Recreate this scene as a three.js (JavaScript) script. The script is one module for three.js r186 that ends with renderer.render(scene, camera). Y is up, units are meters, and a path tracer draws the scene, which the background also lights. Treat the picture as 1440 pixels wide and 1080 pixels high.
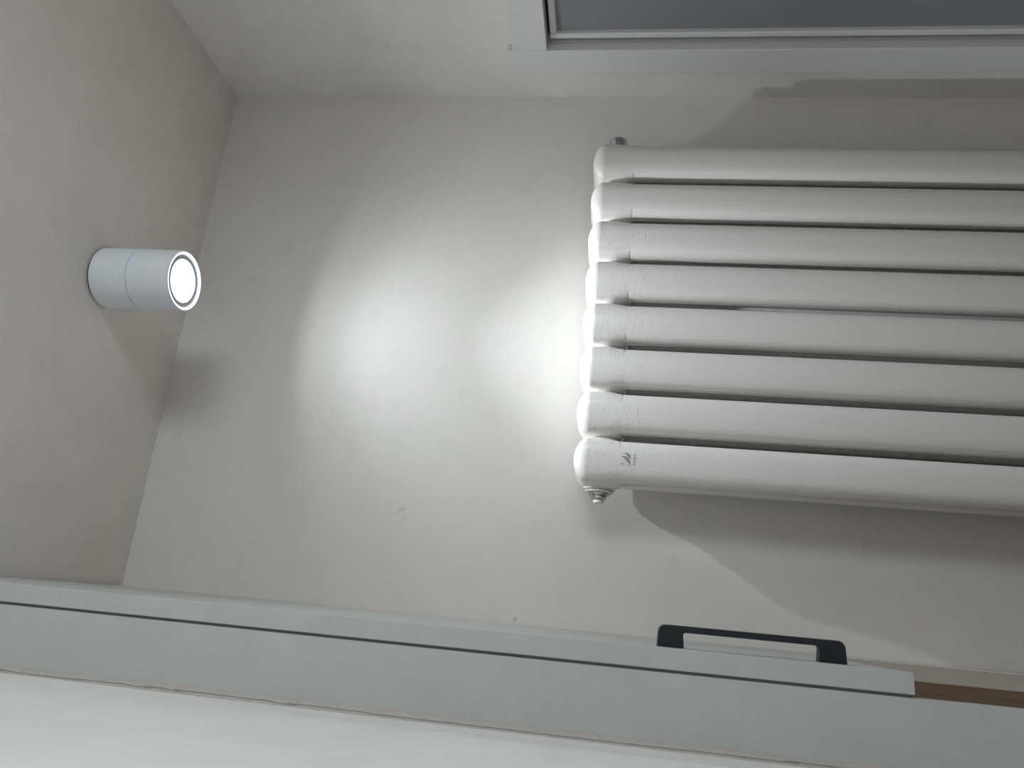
import * as THREE from 'three';
import { RoundedBoxGeometry } from 'three/addons/geometries/RoundedBoxGeometry.js';
import { MarchingCubes } from 'three/addons/objects/MarchingCubes.js';
import { mergeGeometries } from 'three/addons/utils/BufferGeometryUtils.js';
import { ImprovedNoise } from 'three/addons/math/ImprovedNoise.js';
import { RectAreaLightUniformsLib } from 'three/addons/lights/RectAreaLightUniformsLib.js';

// ---------------------------------------------------------------- camera, light, exposure
const scene = new THREE.Scene();
const EYE = 1.72;                                   // camera height over the floor
const camera = new THREE.PerspectiveCamera(2 * Math.atan(540 / 1040) * 180 / Math.PI, 4 / 3, 0.02, 30);
{ // the phone was held on its side: world "up" points to the left of the frame
  const y = new THREE.Vector3(-7720, 415, -1040).normalize();
  const dy = -328, dx = -(dy * y.y - 1040 * y.z) / y.x;
  const z = new THREE.Vector3(dx, dy, -1040).normalize().negate();
  const x = new THREE.Vector3().crossVectors(y, z);
  const m = new THREE.Matrix4().set(x.x, x.y, x.z, 0, y.x, y.y, y.z, 0, z.x, z.y, z.z, 0, 0, 0, 0, 1);
  camera.quaternion.setFromRotationMatrix(m);
  camera.position.set(0, EYE, 0);
  camera.focus = 1.05; camera.userData.fStop = 11;   // a phone's small aperture: the nearest edges are a little soft
}
const renderer = new THREE.WebGLRenderer({ antialias: true });
renderer.toneMapping = THREE.LinearToneMapping;
renderer.toneMappingExposure = 1.0;
renderer.shadowMap.enabled = true;
RectAreaLightUniformsLib.init();
scene.background = new THREE.Color(0x000000);

const LAMP_X = 0.397, LAMP_Z = -0.889, LAMP_BOTTOM = EYE + 0.60, CEIL = EYE + 0.72;
const LAMP_COLOR = new THREE.Color().setRGB(0.93, 1.0, 1.05);
const BEAM = 2.1, SPILL = 0.058, MIDDLE = 0.40;   // candela: reflector beam, its shoulder, and wide spill
const DAY_COLOR = new THREE.Color().setRGB(0.91, 1.0, 1.07), DAY = 6.8;  // cool daylight from the unseen window, set to light the left wall

// ---------------------------------------------------------------- helpers
const noise = new ImprovedNoise();
let seed = 7;
const rnd = () => { seed = (seed * 16807) % 2147483647; return seed / 2147483647; };
const used = {};
const numbered = n => { used[n] = (used[n] ?? -1) + 1; return used[n] ? `${n}_${String(used[n]).padStart(3, '0')}` : n; };
function tag(o, label, category, group) { o.userData.label = label; o.userData.category = category; if (group) o.userData.group = group; return o; }
function mesh(name, g, m, parent) {
  const o = new THREE.Mesh(g, m); o.name = numbered(name); o.castShadow = o.receiveShadow = true; (parent ?? scene).add(o); return o;
}
function struct(name, g, m) { const o = mesh(name, g, m); o.userData.kind = 'structure'; return o; }
function group(name, x, y, z) { const o = new THREE.Group(); o.name = numbered(name); o.position.set(x, y, z); scene.add(o); return o; }
// uv in metres on the dominant plane of each face
function metreUV(g) {
  if (g.index) g = g.toNonIndexed();
  const p = g.attributes.position, n = g.attributes.normal, uv = new Float32Array(p.count * 2);
  for (let i = 0; i < p.count; i++) {
    const ax = Math.abs(n.getX(i)), ay = Math.abs(n.getY(i)), az = Math.abs(n.getZ(i));
    const [u, v] = ax >= ay && ax >= az ? [p.getZ(i), p.getY(i)] : ay >= az ? [p.getX(i), p.getZ(i)] : [p.getX(i), p.getY(i)];
    uv[2 * i] = u; uv[2 * i + 1] = v;
  }
  g.setAttribute('uv', new THREE.BufferAttribute(uv, 2));
  return g;
}
function box(x0, x1, y0, y1, z0, z1, r = 0) {
  const g = r ? new RoundedBoxGeometry(x1 - x0, y1 - y0, z1 - z0, 3, r) : new THREE.BoxGeometry(x1 - x0, y1 - y0, z1 - z0);
  g.translate((x0 + x1) / 2, (y0 + y1) / 2, (z0 + z1) / 2);
  return metreUV(g);
}
function tileNoise(size, octaves, fn, srgb = false) {
  const d = new Uint8Array(size * size * 4);
  for (let j = 0; j < size; j++) for (let i = 0; i < size; i++) {
    const a = 2 * Math.PI * i / size, b = 2 * Math.PI * j / size;
    let v = 0;
    for (const [f, w, s] of octaves) { // periodic: a torus in noise space
      const R = f / (2 * Math.PI);
      v += w * noise.noise(R * Math.cos(a) + s, R * Math.sin(a) + R * Math.cos(b) * 1.0 + s * 2.3, R * Math.sin(b) + s * 0.7);
    }
    const c = fn(v, i, j), k = 4 * (j * size + i);
    d[k] = c[0]; d[k + 1] = c[1]; d[k + 2] = c[2]; d[k + 3] = 255;
  }
  const t = new THREE.DataTexture(d, size, size);
  t.wrapS = t.wrapT = THREE.RepeatWrapping; t.magFilter = THREE.LinearFilter; t.minFilter = THREE.LinearMipmapLinearFilter; t.generateMipmaps = true;
  if (srgb) t.colorSpace = THREE.SRGBColorSpace;
  t.needsUpdate = true; return t;
}
const clampB = v => Math.max(0, Math.min(255, Math.round(v)));
const grainTex = tileNoise(512, [[40, 1, 3.1], [90, 0.7, 9.7], [17, 0.8, 5.3]], v => { const g = clampB(128 + 120 * v); return [g, g, g]; });
const rep = (t, n) => { const c = t.clone(); c.repeat.set(n, n); c.needsUpdate = true; return c; };
// roller-painted plaster: colour nearly even, faint grain of the roller
const paintTint = tileNoise(512, [[9, 1, 1.3], [31, 0.6, 4.1], [100, 0.5, 8.8]], v => { const g = clampB(250 + 5 * v); return [g, clampB(249.5 + 5 * v), clampB(249 + 5 * v)]; }, true);
const paint = (r, g, b, o = {}) => new THREE.MeshStandardMaterial({ color: new THREE.Color().setRGB(r, g, b), roughness: 0.85, map: rep(paintTint, 1.4), bumpMap: rep(grainTex, 6), bumpScale: 0.0001, ...o });

const M = {
  wall: paint(0.84, 0.82, 0.79),
  ceiling: paint(0.82, 0.775, 0.73),
  laminate: new THREE.MeshStandardMaterial({ color: new THREE.Color().setRGB(0.535, 0.545, 0.52), roughness: 0.55, map: rep(paintTint, 3), bumpMap: rep(grainTex, 25), bumpScale: 0.00006 }),
  gloss: new THREE.MeshPhysicalMaterial({ color: new THREE.Color().setRGB(0.82, 0.79, 0.76), roughness: 0.36, clearcoat: 0.5, clearcoatRoughness: 0.16, bumpMap: rep(grainTex, 12), bumpScale: 0.00012 }),
  trim: new THREE.MeshStandardMaterial({ color: new THREE.Color().setRGB(0.76, 0.76, 0.75), roughness: 0.45, bumpMap: rep(grainTex, 14), bumpScale: 0.00008 }),
  leaf: new THREE.MeshStandardMaterial({ color: new THREE.Color().setRGB(0.27, 0.27, 0.285), roughness: 0.5, bumpMap: rep(grainTex, 20), bumpScale: 0.00006 }),
  chrome: new THREE.MeshStandardMaterial({ color: new THREE.Color().setRGB(0.62, 0.61, 0.62), metalness: 1, roughness: 0.2 }),
  handle: new THREE.MeshStandardMaterial({ color: new THREE.Color().setRGB(0.016, 0.021, 0.026), roughness: 0.5, metalness: 0.2, bumpMap: rep(grainTex, 60), bumpScale: 0.00003 }),
  lampBody: new THREE.MeshStandardMaterial({ color: new THREE.Color().setRGB(0.88, 0.91, 0.95), roughness: 0.5 }),  // bluish white stands in for the lens glow around the lamp
  caulk: new THREE.MeshStandardMaterial({ color: new THREE.Color().setRGB(0.50, 0.465, 0.43), roughness: 0.6, bumpMap: rep(grainTex, 30), bumpScale: 0.0004 }),
  floor: new THREE.MeshStandardMaterial({ color: new THREE.Color().setRGB(0.30, 0.205, 0.13), roughness: 0.5, map: rep(paintTint, 2) }),
  filler: new THREE.MeshStandardMaterial({ color: new THREE.Color().setRGB(0.66, 0.60, 0.545), roughness: 0.55 }),
  gapShade: new THREE.MeshStandardMaterial({ color: new THREE.Color().setRGB(0.16, 0.16, 0.155), roughness: 0.8 }),  // shade tone for the gap behind the cabinet door
  dark: new THREE.MeshStandardMaterial({ color: new THREE.Color().setRGB(0.05, 0.05, 0.05), roughness: 0.8 }),
  plastic: new THREE.MeshStandardMaterial({ color: new THREE.Color().setRGB(0.82, 0.82, 0.8), roughness: 0.35 }),
};
// brown wood-look board, grain running upwards
{
  const size = 512, d = new Uint8Array(size * size * 4);
  for (let j = 0; j < size; j++) for (let i = 0; i < size; i++) {
    const u = i / size * 14, v = j / size * 1.6;
    const w = noise.noise(u * 1.5 + 0.7 * noise.noise(u * .4, v * 2, 5.5), v, 2.2) + 0.6 * noise.noise(u * 7, v * 2.5, 7.1) + 0.35 * noise.noise(u * 18, v * 5, 1.7);
    const k = 4 * (j * size + i), t = 0.5 + 0.42 * w;
    d[k] = clampB(128 + 34 * t); d[k + 1] = clampB(106 + 31 * t); d[k + 2] = clampB(85 + 28 * t); d[k + 3] = 255;
  }
  const t = new THREE.DataTexture(d, size, size); t.wrapS = t.wrapT = THREE.MirroredRepeatWrapping; t.magFilter = THREE.LinearFilter; t.colorSpace = THREE.SRGBColorSpace; t.repeat.set(5, 1.5); t.needsUpdate = true;
  M.wood = new THREE.MeshStandardMaterial({ map: t, roughness: 0.6 });
}

// ---------------------------------------------------------------- room shell
const BACK = -1.09, RIGHT = 0.865, LEFT = -0.094, REAR = 1.75, CAB = -0.645, FRONT = -0.0365;
// the far wall carries its own colour map: even paint with two small scuffs
{
  const W = 1024, H = 2048, x0 = -0.7, x1 = 1.065, c = document.createElement('canvas'); c.width = W; c.height = H;
  const g = c.getContext('2d'); g.fillStyle = '#fbfaf9'; g.fillRect(0, 0, W, H);
  for (let i = 0; i < 5200; i++) { const s = 2 + rnd() * 9, v = 240 + Math.floor(rnd() * 14); g.fillStyle = `rgba(${v},${v - 1},${v - 2},0.22)`; g.beginPath(); g.ellipse(rnd() * W, rnd() * H, s, s * (0.6 + rnd()), 0, 0, 7); g.fill(); }
  const px = (x, y) => [(x - x0) / (x1 - x0) * W, (1 - (y + EYE) / CEIL) * H];
  const scuff = (x, y, n, r, a) => { const [u, v] = px(x, y); for (let i = 0; i < n; i++) { g.fillStyle = `rgba(120,112,104,${a})`; g.beginPath(); g.ellipse(u + (rnd() - .5) * r, v + (rnd() - .5) * r * 1.3, 1 + rnd() * 1.6, 1 + rnd() * 1.2, rnd() * 3, 0, 7); g.fill(); } };
  scuff(0.1192, 0.3039, 16, 12, 0.05); scuff(0.1312, 0.3001, 5, 5, 0.06); scuff(-0.0128, 0.1187, 3, 2, 0.12);
  const t = new THREE.CanvasTexture(c); t.colorSpace = THREE.SRGBColorSpace; t.magFilter = THREE.LinearFilter;
  M.backWall = new THREE.MeshStandardMaterial({ color: M.wall.color, roughness: 0.85, map: t, bumpMap: M.wall.bumpMap, bumpScale: 0.0001 });
  const geo = box(x0, x1, 0, CEIL, BACK - 0.2, BACK), uv = geo.attributes.uv, p = geo.attributes.position;
  for (let i = 0; i < uv.count; i++) uv.setXY(i, (p.getX(i) - x0) / (x1 - x0), p.getY(i) / CEIL);
  M.backWall.bumpMap.repeat.set(10, 14);
  struct('wall_back', geo, M.backWall);
}
struct('ceiling', box(-0.9, RIGHT + 0.2, CEIL, CEIL + 0.15, BACK - 0.2, REAR + 0.2), M.ceiling);
struct('floor', box(-0.9, RIGHT + 0.2, -0.12, 0, BACK - 0.2, REAR + 0.2), M.floor);
struct('wall_rear', box(-0.9, RIGHT + 0.2, 0, CEIL, REAR, REAR + 0.2), M.wall);
struct('wall_left', box(-0.9, LEFT, 0, CEIL, CAB, REAR), M.wall);
struct('wall_left_niche', box(-0.9, -0.7, 0, CEIL, BACK - 0.2, CAB), M.wall);
// right wall with a doorway and the opening of the unseen window, extruded from its outline
const DOOR = { z0: -0.972, z1: -0.19, top: EYE + 0.137 }, WIN = { z0: -0.11, z1: 0.58, y0: EYE + 0.02, y1: EYE + 0.66 };
{
  const s = new THREE.Shape([[BACK, 0], [DOOR.z0, 0], [DOOR.z0, DOOR.top], [DOOR.z1, DOOR.top], [DOOR.z1, 0], [REAR, 0], [REAR, CEIL], [BACK, CEIL]].map(p => new THREE.Vector2(...p)));
  s.holes.push(new THREE.Path([[WIN.z0, WIN.y0], [WIN.z1, WIN.y0], [WIN.z1, WIN.y1], [WIN.z0, WIN.y1]].map(p => new THREE.Vector2(...p))));
  let g = new THREE.ExtrudeGeometry(s, { depth: 0.2, bevelEnabled: false });
  g.applyMatrix4(new THREE.Matrix4().set(0, 0, 1, RIGHT, 0, 1, 0, 0, 1, 0, 0, 0, 0, 0, 0, 1));
  // that basis swap mirrors: restore the winding
  g = g.index ? g.toNonIndexed() : g;
  const p = g.attributes.position.array;
  for (let i = 0; i < p.length; i += 9) for (let k = 0; k < 3; k++) { const a = p[i + 3 + k]; p[i + 3 + k] = p[i + 6 + k]; p[i + 6 + k] = a; }
  g.computeVertexNormals();
  struct('wall_right', metreUV(g), M.wall);
}
// door in the right wall: architrave, rebate, bead and a grey leaf
{
  const d = new THREE.Group(); d.name = 'door_1'; d.userData = { kind: 'structure', label: 'closed grey door leaf in a white casing right of the radiator', category: 'door' }; scene.add(d);
  const P = 0.012, iz0 = -0.965, iz1 = -0.197, it = EYE + 0.130;
  const ge = (name, ...a) => mesh(name, box(...a), M.trim, d);
  ge('casing', RIGHT - P, RIGHT + 0.004, 0, EYE + 0.1955, -1.017, iz0, 0.0015);             // upright by the corner, a touch longer than the head
  ge('casing', RIGHT - P, RIGHT + 0.004, 0, EYE + 0.1955, iz1, iz1 + 0.052, 0.0015);
  ge('casing', RIGHT - P - 0.0006, RIGHT + 0.004, it, EYE + 0.185, iz0 + 0.0003, iz1 - 0.0003, 0.0015);
  // jamb lining behind the casing
  ge('jamb', RIGHT + 0.0045, RIGHT + 0.12, 0, it + 0.0065, DOOR.z0 + 0.0005, iz0 - 0.0005, 0.001);
  ge('jamb', RIGHT + 0.0045, RIGHT + 0.12, 0, it + 0.0065, iz1 + 0.0005, DOOR.z1 - 0.0005, 0.001);
  ge('jamb', RIGHT + 0.0045, RIGHT + 0.12, it + 0.0005, it + 0.0065, iz0, iz1, 0.001);
  // leaf stile that stands behind a shadow gap, with a rounded bead and a recessed grey panel
  const b = 0.011;
  const bead = (x0, y0, y1, z0, z1) => mesh('bead', box(RIGHT + 0.0025, RIGHT + 0.02, y0, y1, z0, z1, 0.0032), M.trim, leafG);
  const leafG = mesh('door_leaf', box(RIGHT + 0.0105, RIGHT + 0.048, 0.008, it - 0.004, iz0 + 0.004, iz1 - 0.004, 0.001), M.leaf, d);
  bead(0, 0.01, it - 0.004, iz0 + 0.0085, iz0 + 0.0085 + b);
  bead(0, 0.01, it - 0.004, iz1 - 0.0085 - b, iz1 - 0.0085);
  bead(0, it - 0.0045 - b, it - 0.0045, iz0 + 0.0085 + b, iz1 - 0.0085 - b);
  // lever handle, below and in front of what the frame shows
  const h = mesh('door_handle', mergeGeometries([new THREE.CylinderGeometry(0.009, 0.009, 0.05, 20).rotateZ(Math.PI / 2).translate(RIGHT - 0.003, 1.0, -0.27), new THREE.CapsuleGeometry(0.008, 0.1, 6, 16).rotateX(Math.PI / 2).translate(RIGHT - 0.027, 1.0, -0.31)]), M.chrome, d);
}
// unseen frosted window behind the camera, placed to light the left wall
{
  const w = new THREE.Group(); w.name = 'window_1'; w.userData = { kind: 'structure', label: 'unseen frosted window behind the camera, placed to light the left wall', category: 'window' }; scene.add(w);
  const X0 = RIGHT + 0.10, X1 = RIGHT + 0.14, f = 0.05;
  for (const [y0, y1, z0, z1] of [[WIN.y0, WIN.y0 + f, WIN.z0, WIN.z1], [WIN.y1 - f, WIN.y1, WIN.z0, WIN.z1], [WIN.y0 + f, WIN.y1 - f, WIN.z0, WIN.z0 + f], [WIN.y0 + f, WIN.y1 - f, WIN.z1 - f, WIN.z1]])
    mesh('unseen_window_frame', box(X0, X1, y0, y1, z0, z1, 0.003), M.trim, w);
  const m = new THREE.MeshStandardMaterial({ color: 0xdfe6ea, roughness: 0.5, emissive: DAY_COLOR, emissiveIntensity: 1.0 });
  mesh('unseen_window_pane', box(X0 + 0.015, X0 + 0.021, WIN.y0 + f, WIN.y1 - f, WIN.z0 + f, WIN.z1 - f), m, w);
  const L = new THREE.RectAreaLight(DAY_COLOR, DAY, WIN.z1 - WIN.z0 - 2 * f, WIN.y1 - WIN.y0 - 2 * f);
  L.name = 'unseen_window_light'; L.position.set(X0 + 0.01, (WIN.y0 + WIN.y1) / 2, (WIN.z0 + WIN.z1) / 2); L.lookAt(-1, (WIN.y0 + WIN.y1) / 2, (WIN.z0 + WIN.z1) / 2);
  L.castShadow = true; w.add(L);
}

// ---------------------------------------------------------------- ceiling lamp
{
  const t = group('ceiling_lamp', LAMP_X, CEIL, LAMP_Z);
  tag(t, 'lit white cylinder downlight fixed to the ceiling above the radiator', 'lamp');
  const H = CEIL - LAMP_BOTTOM, R = 0.0424, lathe = pts => new THREE.LatheGeometry(pts.map(p => new THREE.Vector2(...p)), 96);
  mesh('shadow_gap_plate', lathe([[0, -0.0001], [R - 0.003, -0.0001], [R - 0.003, -0.003], [0, -0.003]]), M.dark, t);  // recessed disc, coloured near-black as the shadow gap under the ceiling
  mesh('canopy', lathe([[0, -0.003], [R - 0.0008, -0.003], [R, -0.0038], [R, -0.0565], [R - 0.0006, -0.0573], [R - 0.0025, -0.0573], [R - 0.0025, -0.0582]]), M.lampBody, t);
  mesh('body', lathe([[0, -0.0585], [R - 0.0007, -0.0585], [R, -0.0593], [R, -H + 0.001], [R - 0.001, -H], [R - 0.0018, -H], [R - 0.0018, -H + 0.006], [0, -H + 0.006]]), M.lampBody, t);
  const glow = new THREE.MeshStandardMaterial({ color: 0xffffff, emissive: LAMP_COLOR, emissiveIntensity: 2.4, roughness: 0.4 });
  const ring = new THREE.MeshStandardMaterial({ color: 0xffffff, emissive: LAMP_COLOR, emissiveIntensity: 1.05, roughness: 0.4 });
  const place = pts => lathe(pts.map(([r, y]) => [r, y - H]));
  mesh('lamp_ring', place([[0.0374, 0.0058], [0.0374, 0.0008], [0.0378, 0.0003], [0.0402, 0.0003], [0.0405, 0.0008], [0.0405, 0.0058]]), ring, t);   // lit light-guide ring
  mesh('lens_seat', place([[0.0307, 0.0058], [0.0307, 0.0026], [0.0312, 0.0021], [0.0373, 0.0030], [0.0373, 0.0058]]), new THREE.MeshStandardMaterial({ color: new THREE.Color().setRGB(0.34, 0.36, 0.39), roughness: 0.5 }), t);
  mesh('lamp_lens', place([[0, 0.0016], [0.020, 0.0018], [0.0285, 0.0025], [0.0306, 0.0034], [0.0306, 0.0058]]), glow, t);
  const spot = (cd, deg, pen, soft) => {
    const s = new THREE.SpotLight(LAMP_COLOR, cd, 0, deg * Math.PI / 180, pen, 2);
    s.position.set(0, -H - 0.0065, 0); s.target.position.set(0, -H - 1, 0); s.castShadow = true; s.shadow.radius = soft; s.name = 'lamp_light'; t.add(s, s.target);
  };
  spot(BEAM, 30, 1, 0.3); spot(MIDDLE, 60, 1, 0.3); spot(SPILL, 72, 0.2, 0.3);
}

// ---------------------------------------------------------------- tall cabinet on the left
{
  const t = group('wall_cabinet', -0.30, 0, -0.81);
  tag(t, 'tall pale grey cabinet beside the far wall with door over a brown open niche', 'cabinet');
  const put = (name, a, m, parent) => mesh(name, box(a[0] + 0.30, a[1] + 0.30, a[2], a[3], a[4] + 0.81, a[5] + 0.81, a[6] ?? 0), m, parent ?? t);
  const Y = v => v + EYE, top = CEIL - 0.004, zf = -0.985;
  put('side_panel', [-0.69, FRONT - 0.0012, 0.002, top, CAB - 0.018, CAB - 0.0005, 0.0006], M.laminate);
  put('inner_panel', [-0.69, FRONT - 0.0012, 0.002, top, zf, -0.967, 0.0006], M.wood);
  put('back_panel', [-0.695, -0.69, 0.002, top, zf, CAB - 0.0005], M.wood);
  put('top_panel', [-0.69, FRONT - 0.0012, top - 0.018, top, -0.967, CAB - 0.018], M.wood);
  put('shelf', [-0.69, FRONT - 0.0012, Y(-0.238), Y(-0.220), -0.967, CAB - 0.018], M.wood);
  put('shelf', [-0.69, FRONT - 0.0012, 0.08, 0.098, -0.967, CAB - 0.018], M.wood);
  put('filler_strip', [-0.30, -0.0197, 0.002, top, BACK + 0.0005, zf - 0.0005, 0.0006], M.filler);
  // overlay door, hinged at the far side
  const door = put('cabinet_door', [-0.0352, -0.0189, Y(-0.244), top - 0.002, zf + 0.002, CAB - 0.0005, 0.0006], M.laminate);
  put('gap_shade_strip', [-0.0376, -0.0353, Y(-0.243), top - 0.003, CAB - 0.012, CAB - 0.0028], M.gapShade, door);  // grey strip added to give the open door gap its shade tone
  const hg = (() => { // bow handle: wide feet, slim rounded bar
    const y0 = Y(-0.2035), y1 = Y(-0.0500), xo = -0.0006, xb = -0.0189, r = 0.0075, f = 0.0222, bar = 0.0056, s = new THREE.Shape();
    s.moveTo(xb, y0); s.lineTo(xo - r, y0 + 0.0006); s.quadraticCurveTo(xo, y0 + 0.0008, xo, y0 + r); s.lineTo(xo, y1 - r); s.quadraticCurveTo(xo, y1 - 0.0008, xo - r, y1 - 0.0006);
    s.lineTo(xb, y1); s.lineTo(xb, y1 - f); s.lineTo(xo - bar - 0.002, y1 - f + 0.0008); s.quadraticCurveTo(xo - bar, y1 - f + 0.0006, xo - bar, y1 - f - 0.0016);
    s.lineTo(xo - bar, y0 + f + 0.0016); s.quadraticCurveTo(xo - bar, y0 + f - 0.0006, xo - bar - 0.002, y0 + f - 0.0008); s.lineTo(xb, y0 + f); s.closePath();
    const g = new THREE.ExtrudeGeometry(s, { depth: 0.0095, bevelEnabled: true, bevelThickness: 0.0006, bevelSize: 0.0006, bevelOffset: -0.0006, bevelSegments: 2, curveSegments: 8 });
    g.translate(0.30, 0, -0.6835 + 0.81); return g;
  })();
  const h = mesh('handle', metreUV(hg), M.handle, door); h.userData.label = 'dark bow handle with wide feet';
}
// bead of sealant along the joint of cabinet and wall, uneven by hand
{
  const n = 260, y0 = 0.01, y1 = CEIL - 0.01, pos = [], idx = [], K = 9;
  for (let i = 0; i <= n; i++) {
    const y = y0 + (y1 - y0) * i / n;
    const a = 0.0080 + 0.0020 * noise.noise(y * 9, 1.1, 3) + 0.0010 * noise.noise(y * 31, 4.2, 1), b = 0.0064 + 0.0018 * noise.noise(y * 7, 8.1, 2) + 0.0008 * noise.noise(y * 40, 2.2, 6);
    for (let k = 0; k <= K; k++) { // concave-to-flat fillet from the cabinet panel to the wall
      const t = k / K, c = 0.25 * (a + b) * 0.5 * Math.sin(Math.PI * t);
      pos.push(LEFT - 0.0004 + a * (1 - t) - c * 0.7, y, CAB - 0.0008 + b * t - c * 0.7);
    }
  }
  for (let i = 0; i < n; i++) for (let k = 0; k < K; k++) { const a = i * (K + 1) + k, b = a + K + 1; idx.push(a, a + 1, b, b, a + 1, b + 1); }
  const g = new THREE.BufferGeometry(); g.setAttribute('position', new THREE.Float32BufferAttribute(pos, 3)); g.setIndex(idx); g.computeVertexNormals();
  const o = mesh('sealant_bead', metreUV(g), M.caulk);
  tag(o, 'uneven beige sealant bead along the joint between grey cabinet and left wall', 'sealant');
}

// ---------------------------------------------------------------- radiator
{
  const PITCH = 0.0668, X0 = 0.2035, N = 8, HUB = EYE + 0.0095, ZC = -1.0265, LOW = 0.28;   // hub heights at both ends
  const t = group('radiator', X0 + 3.5 * PITCH, 0, ZC);
  tag(t, 'white steel column radiator with eight vertical columns on the far wall', 'radiator');
  const A = 0.0278, B = 0.0175, NX = 3.0, ZT = 0.0240;      // tube half width, half depth, squareness, distance from the middle
  const sup = (x, z) => { const q = Math.pow(Math.abs(x) / A, NX) + Math.pow(Math.abs(z) / B, NX); return (Math.pow(q, 1 / NX) - 1) * B; };
  const tubeGeo = (() => {
    const s = new THREE.Shape(), n = 72;
    for (let i = 0; i < n; i++) {
      const a = 2 * Math.PI * i / n, c = Math.cos(a), d = Math.sin(a);
      const x = Math.sign(c) * A * Math.pow(Math.abs(c), 2 / NX), z = Math.sign(d) * B * Math.pow(Math.abs(d), 2 / NX);
      i ? s.lineTo(x, z) : s.moveTo(x, z);
    }
    s.closePath();
    const L = HUB - LOW - 2 * 0.046, g = new THREE.ExtrudeGeometry(s, { depth: L, bevelEnabled: false, steps: 1 });
    g.rotateX(Math.PI / 2); g.translate(0, HUB - 0.046, 0);
    // smooth normals round the tube
    const p = g.attributes.position, nn = g.attributes.normal, e = 1e-5;
    for (let i = 0; i < p.count; i++) if (Math.abs(nn.getY(i)) < 0.5) {
      const x = p.getX(i), z = p.getZ(i), v = new THREE.Vector3(sup(x + e, z) - sup(x - e, z), 0, sup(x, z + e) - sup(x, z - e)).normalize(); nn.setXYZ(i, v.x, v.y, v.z);
    }
    return metreUV(g);
  })();
  // pressed head that joins the two tubes of a column: rounded cap, bulging hub, tubes below
  const smin = (a, b, k) => { const h = Math.max(k - Math.abs(a - b), 0) / k; return Math.min(a, b) - h * h * k * 0.25; };
  const round = (a, b, r) => Math.min(-r, Math.max(a, b)) + Math.hypot(Math.max(a + r, 0), Math.max(b + r, 0));   // intersection with a rounded edge
  const fieldD = (x, y, z) => {
    // outline of both tubes and the space between them, a little wider towards the neighbours at hub height
    const h = Math.min(1, Math.max(0, (y + 0.034) / 0.034)), wide = 1 + 0.10 * h * h * (3 - 2 * h);
    const body = sup(x / wide, Math.max(Math.abs(z) - ZT, 0));
    const cap = Math.max(round(body, y - 0.037, 0.0188), round(body, -0.036 - y, 0.012));
    const qr = Math.hypot(y + 0.002, z) - 0.026 + 0.009, qx = Math.abs(x) - 0.0331 + 0.009;   // round boss towards the neighbours
    const boss = Math.min(Math.max(qr, qx), 0) + Math.hypot(Math.max(qr, 0), Math.max(qx, 0)) - 0.009;
    const tubes = Math.max(Math.min(sup(x, z - ZT), sup(x, z + ZT)), y + 0.006);
    return Math.max(Math.min(smin(cap, boss, 0.010), tubes), -0.0475 - y);
  };
  const headGeo = (() => {
    const res = 96, half = 0.0535, mc = new MarchingCubes(res, M.gloss, false, false, 120000);
    mc.isolation = 0; mc.reset();
    for (let k = 0; k < res; k++) for (let j = 0; j < res; j++) for (let i = 0; i < res; i++) {
      const f = v => (v - res / 2) / (res / 2) * half;
      mc.field[i + j * res + k * res * res] = -fieldD(f(i), f(j), f(k));
    }
    mc.update();
    const n = mc.count, p = new Float32Array(n * 3), q = new Float32Array(n * 3), e = 2e-4, v = new THREE.Vector3();
    for (let i = 0; i < n; i++) {
      let x = mc.positionArray[3 * i] * half, y = mc.positionArray[3 * i + 1] * half, z = mc.positionArray[3 * i + 2] * half;
      for (let k = 0; k < 4; k++) { // settle each vertex on the surface
        const d = Math.max(-0.002, Math.min(0.002, fieldD(x, y, z)));
        v.set(fieldD(x + e, y, z) - fieldD(x - e, y, z), fieldD(x, y + e, z) - fieldD(x, y - e, z), fieldD(x, y, z + e) - fieldD(x, y, z - e)).normalize();
        x -= d * v.x * 0.9; y -= d * v.y * 0.9; z -= d * v.z * 0.9;
      }
      v.set(fieldD(x + e, y, z) - fieldD(x - e, y, z), fieldD(x, y + e, z) - fieldD(x, y - e, z), fieldD(x, y, z + e) - fieldD(x, y, z - e)).normalize();
      p.set([x, y, z], 3 * i); q.set(v.toArray(), 3 * i);
    }
    const g = new THREE.BufferGeometry(); g.setAttribute('position', new THREE.BufferAttribute(p, 3)); g.setAttribute('normal', new THREE.BufferAttribute(q, 3));
    // outward winding
    const a = new THREE.Vector3(), b = new THREE.Vector3(), c = new THREE.Vector3();
    a.fromArray(p, 0); b.fromArray(p, 3); c.fromArray(p, 6);
    if (b.sub(a).cross(c.sub(a)).dot(v.fromArray(q, 0)) < 0) for (let i = 0; i < n * 3; i += 9) for (let k = 0; k < 3; k++) { for (const r of [p, q]) { const s = r[i + 3 + k]; r[i + 3 + k] = r[i + 6 + k]; r[i + 6 + k] = s; } }
    return metreUV(g);
  })();
  const collarGeo = new THREE.LatheGeometry([[0.012, -0.0018], [0.0188, -0.0018], [0.0194, -0.0012], [0.0194, 0.0012], [0.0188, 0.0018], [0.012, 0.0018]].map(p => new THREE.Vector2(...p)), 48).rotateZ(Math.PI / 2);
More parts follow.
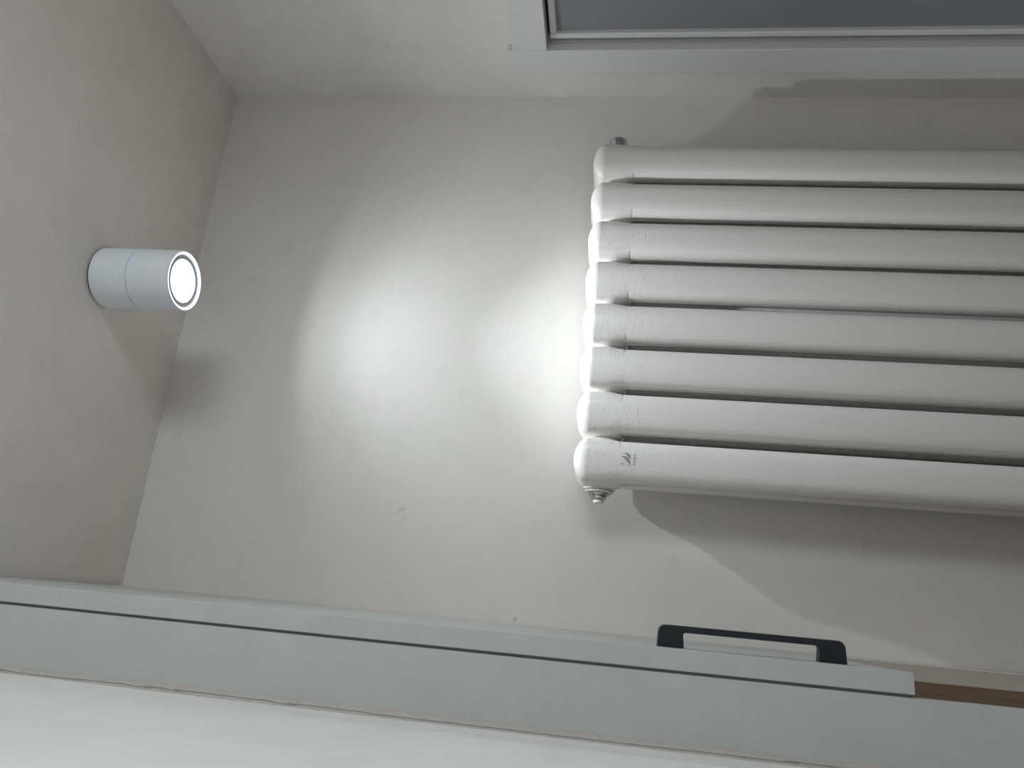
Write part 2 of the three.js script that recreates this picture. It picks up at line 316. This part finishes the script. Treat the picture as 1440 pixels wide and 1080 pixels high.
  for (let i = 0; i < N; i++) {
    const s = new THREE.Group(); s.name = numbered('column'); s.position.x = (i - 3.5) * PITCH; t.add(s);
    mesh('head', headGeo, M.gloss, s).position.y = HUB;
    const low = mesh('head', headGeo, M.gloss, s); low.position.y = LOW; low.rotation.z = Math.PI;
    for (const z of [ZT, -ZT]) mesh('tube', tubeGeo, M.gloss, s).position.z = z;
    if (i < N - 1) for (const y of [HUB, LOW]) mesh('collar', collarGeo, M.gloss, s).position.set(PITCH / 2, y, 0);
    if (i === 0) { // printed mark on the leftmost column: emblem with small characters (the square code below it is left out)
      const c = document.createElement('canvas'); c.width = 512; c.height = 512; const g = c.getContext('2d');
      g.clearRect(0, 0, 512, 512); g.fillStyle = '#000'; g.fillRect(0, 0, 512, 512); g.fillStyle = '#fff'; g.strokeStyle = '#fff';
      const leaf = (x, y, k) => { g.beginPath(); g.moveTo(x + 70 * k, y - 120 * k); g.bezierCurveTo(x + 70 * k, y - 20 * k, x - 60 * k, y - 30 * k, x - 64 * k, y + 84 * k); g.bezierCurveTo(x - 30 * k, y + 64 * k, x + 26 * k, y + 70 * k, x + 62 * k, y + 16 * k); g.bezierCurveTo(x + 96 * k, y - 34 * k, x + 98 * k, y - 80 * k, x + 70 * k, y - 120 * k); g.fill(); };
      leaf(232, 196, 1.25); leaf(352, 222, 0.95);
      g.lineWidth = 5; g.beginPath(); g.arc(412, 76, 13, 0, 7); g.stroke();                         // registered mark
      g.globalAlpha = 0.75; for (let k = 0; k < 4; k++) g.fillRect(96, 60 + k * 17, 66, 9); g.fillRect(96, 60, 9, 60); g.fillRect(153, 60, 9, 60);
      g.globalAlpha = 0.9; for (const [x, y, w, h] of [[104, 200, 10, 10], [92, 236, 10, 40], [118, 226, 9, 54], [140, 236, 24, 9], [96, 292, 60, 8]]) g.fillRect(x, y, w, h);
      // one line of small characters
      for (let k = 0; k < 5; k++) { const x = 104 + k * 64, y = 366; for (const [a, b, w, h] of [[0, 0, 48, 7], [20, 0, 8, 52], [0, 24, 48, 6], [2, 46, 44, 7], [k % 2 ? 0 : 40, 6, 7, 42]]) g.fillRect(x + a, y + b, w, h); }
      const at = new THREE.CanvasTexture(c); at.magFilter = THREE.LinearFilter;
      const m = new THREE.MeshStandardMaterial({ color: new THREE.Color().setRGB(0.30, 0.30, 0.285), roughness: 0.6, alphaMap: at, transparent: true });
      // patch that follows the front of the tube, a quarter of a millimetre proud
      const W = 0.026, H = 0.026, nx = 16, pos = [], uv = [], idx = [], yc = EYE - 0.0285, xc = 0.001;
      for (let j = 0; j <= 4; j++) for (let k = 0; k <= nx; k++) {
        const x = xc + (k / nx - 0.5) * W, y = yc + (j / 4 - 0.5) * H;
        let z = 0.050; while (fieldD(x, Math.max(y - HUB, -0.0465), z) > 0.00025 && z > 0) z -= 0.00002;
        pos.push(x, y, z); uv.push(k / nx, j / 4);
      }
      for (let j = 0; j < 4; j++) for (let k = 0; k < nx; k++) { const a = j * (nx + 1) + k, b = a + nx + 1; idx.push(a, a + 1, b, b, a + 1, b + 1); }
      const dg = new THREE.BufferGeometry(); dg.setAttribute('position', new THREE.Float32BufferAttribute(pos, 3)); dg.setAttribute('uv', new THREE.Float32BufferAttribute(uv, 2)); dg.setIndex(idx); dg.computeVertexNormals();
      const o = mesh('printed_mark', dg, m, s); o.userData.label = 'small grey printed emblem with tiny characters';
    }
  }
  // blind plug on the right, bushing with air vent on the left
  const lathe = (pts, n = 40) => new THREE.LatheGeometry(pts.map(p => new THREE.Vector2(...p)), n).rotateZ(-Math.PI / 2);
  const xr = 3.5 * PITCH, pl = new THREE.Group(); pl.name = 'end_plug'; pl.position.set(xr, HUB, 0); t.add(pl);
  mesh('plug_bushing', lathe([[0, 0.026], [0.0225, 0.026], [0.0225, 0.0365], [0.0185, 0.0375], [0.0185, 0.0400], [0.017, 0.0410], [0, 0.0410]]), M.gloss, pl);
  mesh('plug_cap', lathe([[0, 0.0405], [0.0142, 0.0405], [0.0146, 0.0415], [0.0146, 0.0550], [0.0135, 0.0580], [0.009, 0.0606], [0, 0.0616]]), M.chrome, pl);
  const vent = new THREE.Group(); vent.name = 'air_vent'; vent.position.set(-xr, HUB, 0); vent.rotation.y = Math.PI; t.add(vent);
  mesh('vent_bushing', lathe([[0, 0.024], [0.0235, 0.024], [0.0245, 0.030], [0.0240, 0.0322], [0.0205, 0.0326], [0.0205, 0.0336], [0.0222, 0.0340], [0.0218, 0.0364], [0.0186, 0.0368], [0.0186, 0.0378], [0.0200, 0.0382], [0.0194, 0.0402], [0.016, 0.0406], [0, 0.0406]]), M.gloss, vent);
  mesh('vent_flange', lathe([[0, 0.0385], [0.0156, 0.0385], [0.0162, 0.0410], [0.0162, 0.0428], [0.0152, 0.0436], [0, 0.0436]]), M.chrome, vent);
  mesh('vent_nut', lathe([[0, 0.0415], [0.0118, 0.0415], [0.0128, 0.0425], [0.0128, 0.0475], [0.0112, 0.0486], [0, 0.0486]], 6), M.chrome, vent);
  mesh('vent_nipple', lathe([[0, 0.048], [0.0072, 0.048], [0.0072, 0.0535], [0.0062, 0.0548], [0.003, 0.0552], [0, 0.0552]]), M.plastic, vent);
  // wall brackets behind the columns
  for (const x of [-1.5 * PITCH, 1.5 * PITCH]) for (const y of [HUB - 0.14, LOW + 0.14]) mesh('bracket', box(x - 0.012, x + 0.012, y - 0.02, y + 0.02, BACK - ZC + 0.0005, -ZT - B + 0.001, 0.001), M.gloss, t);
}

renderer.render(scene, camera);
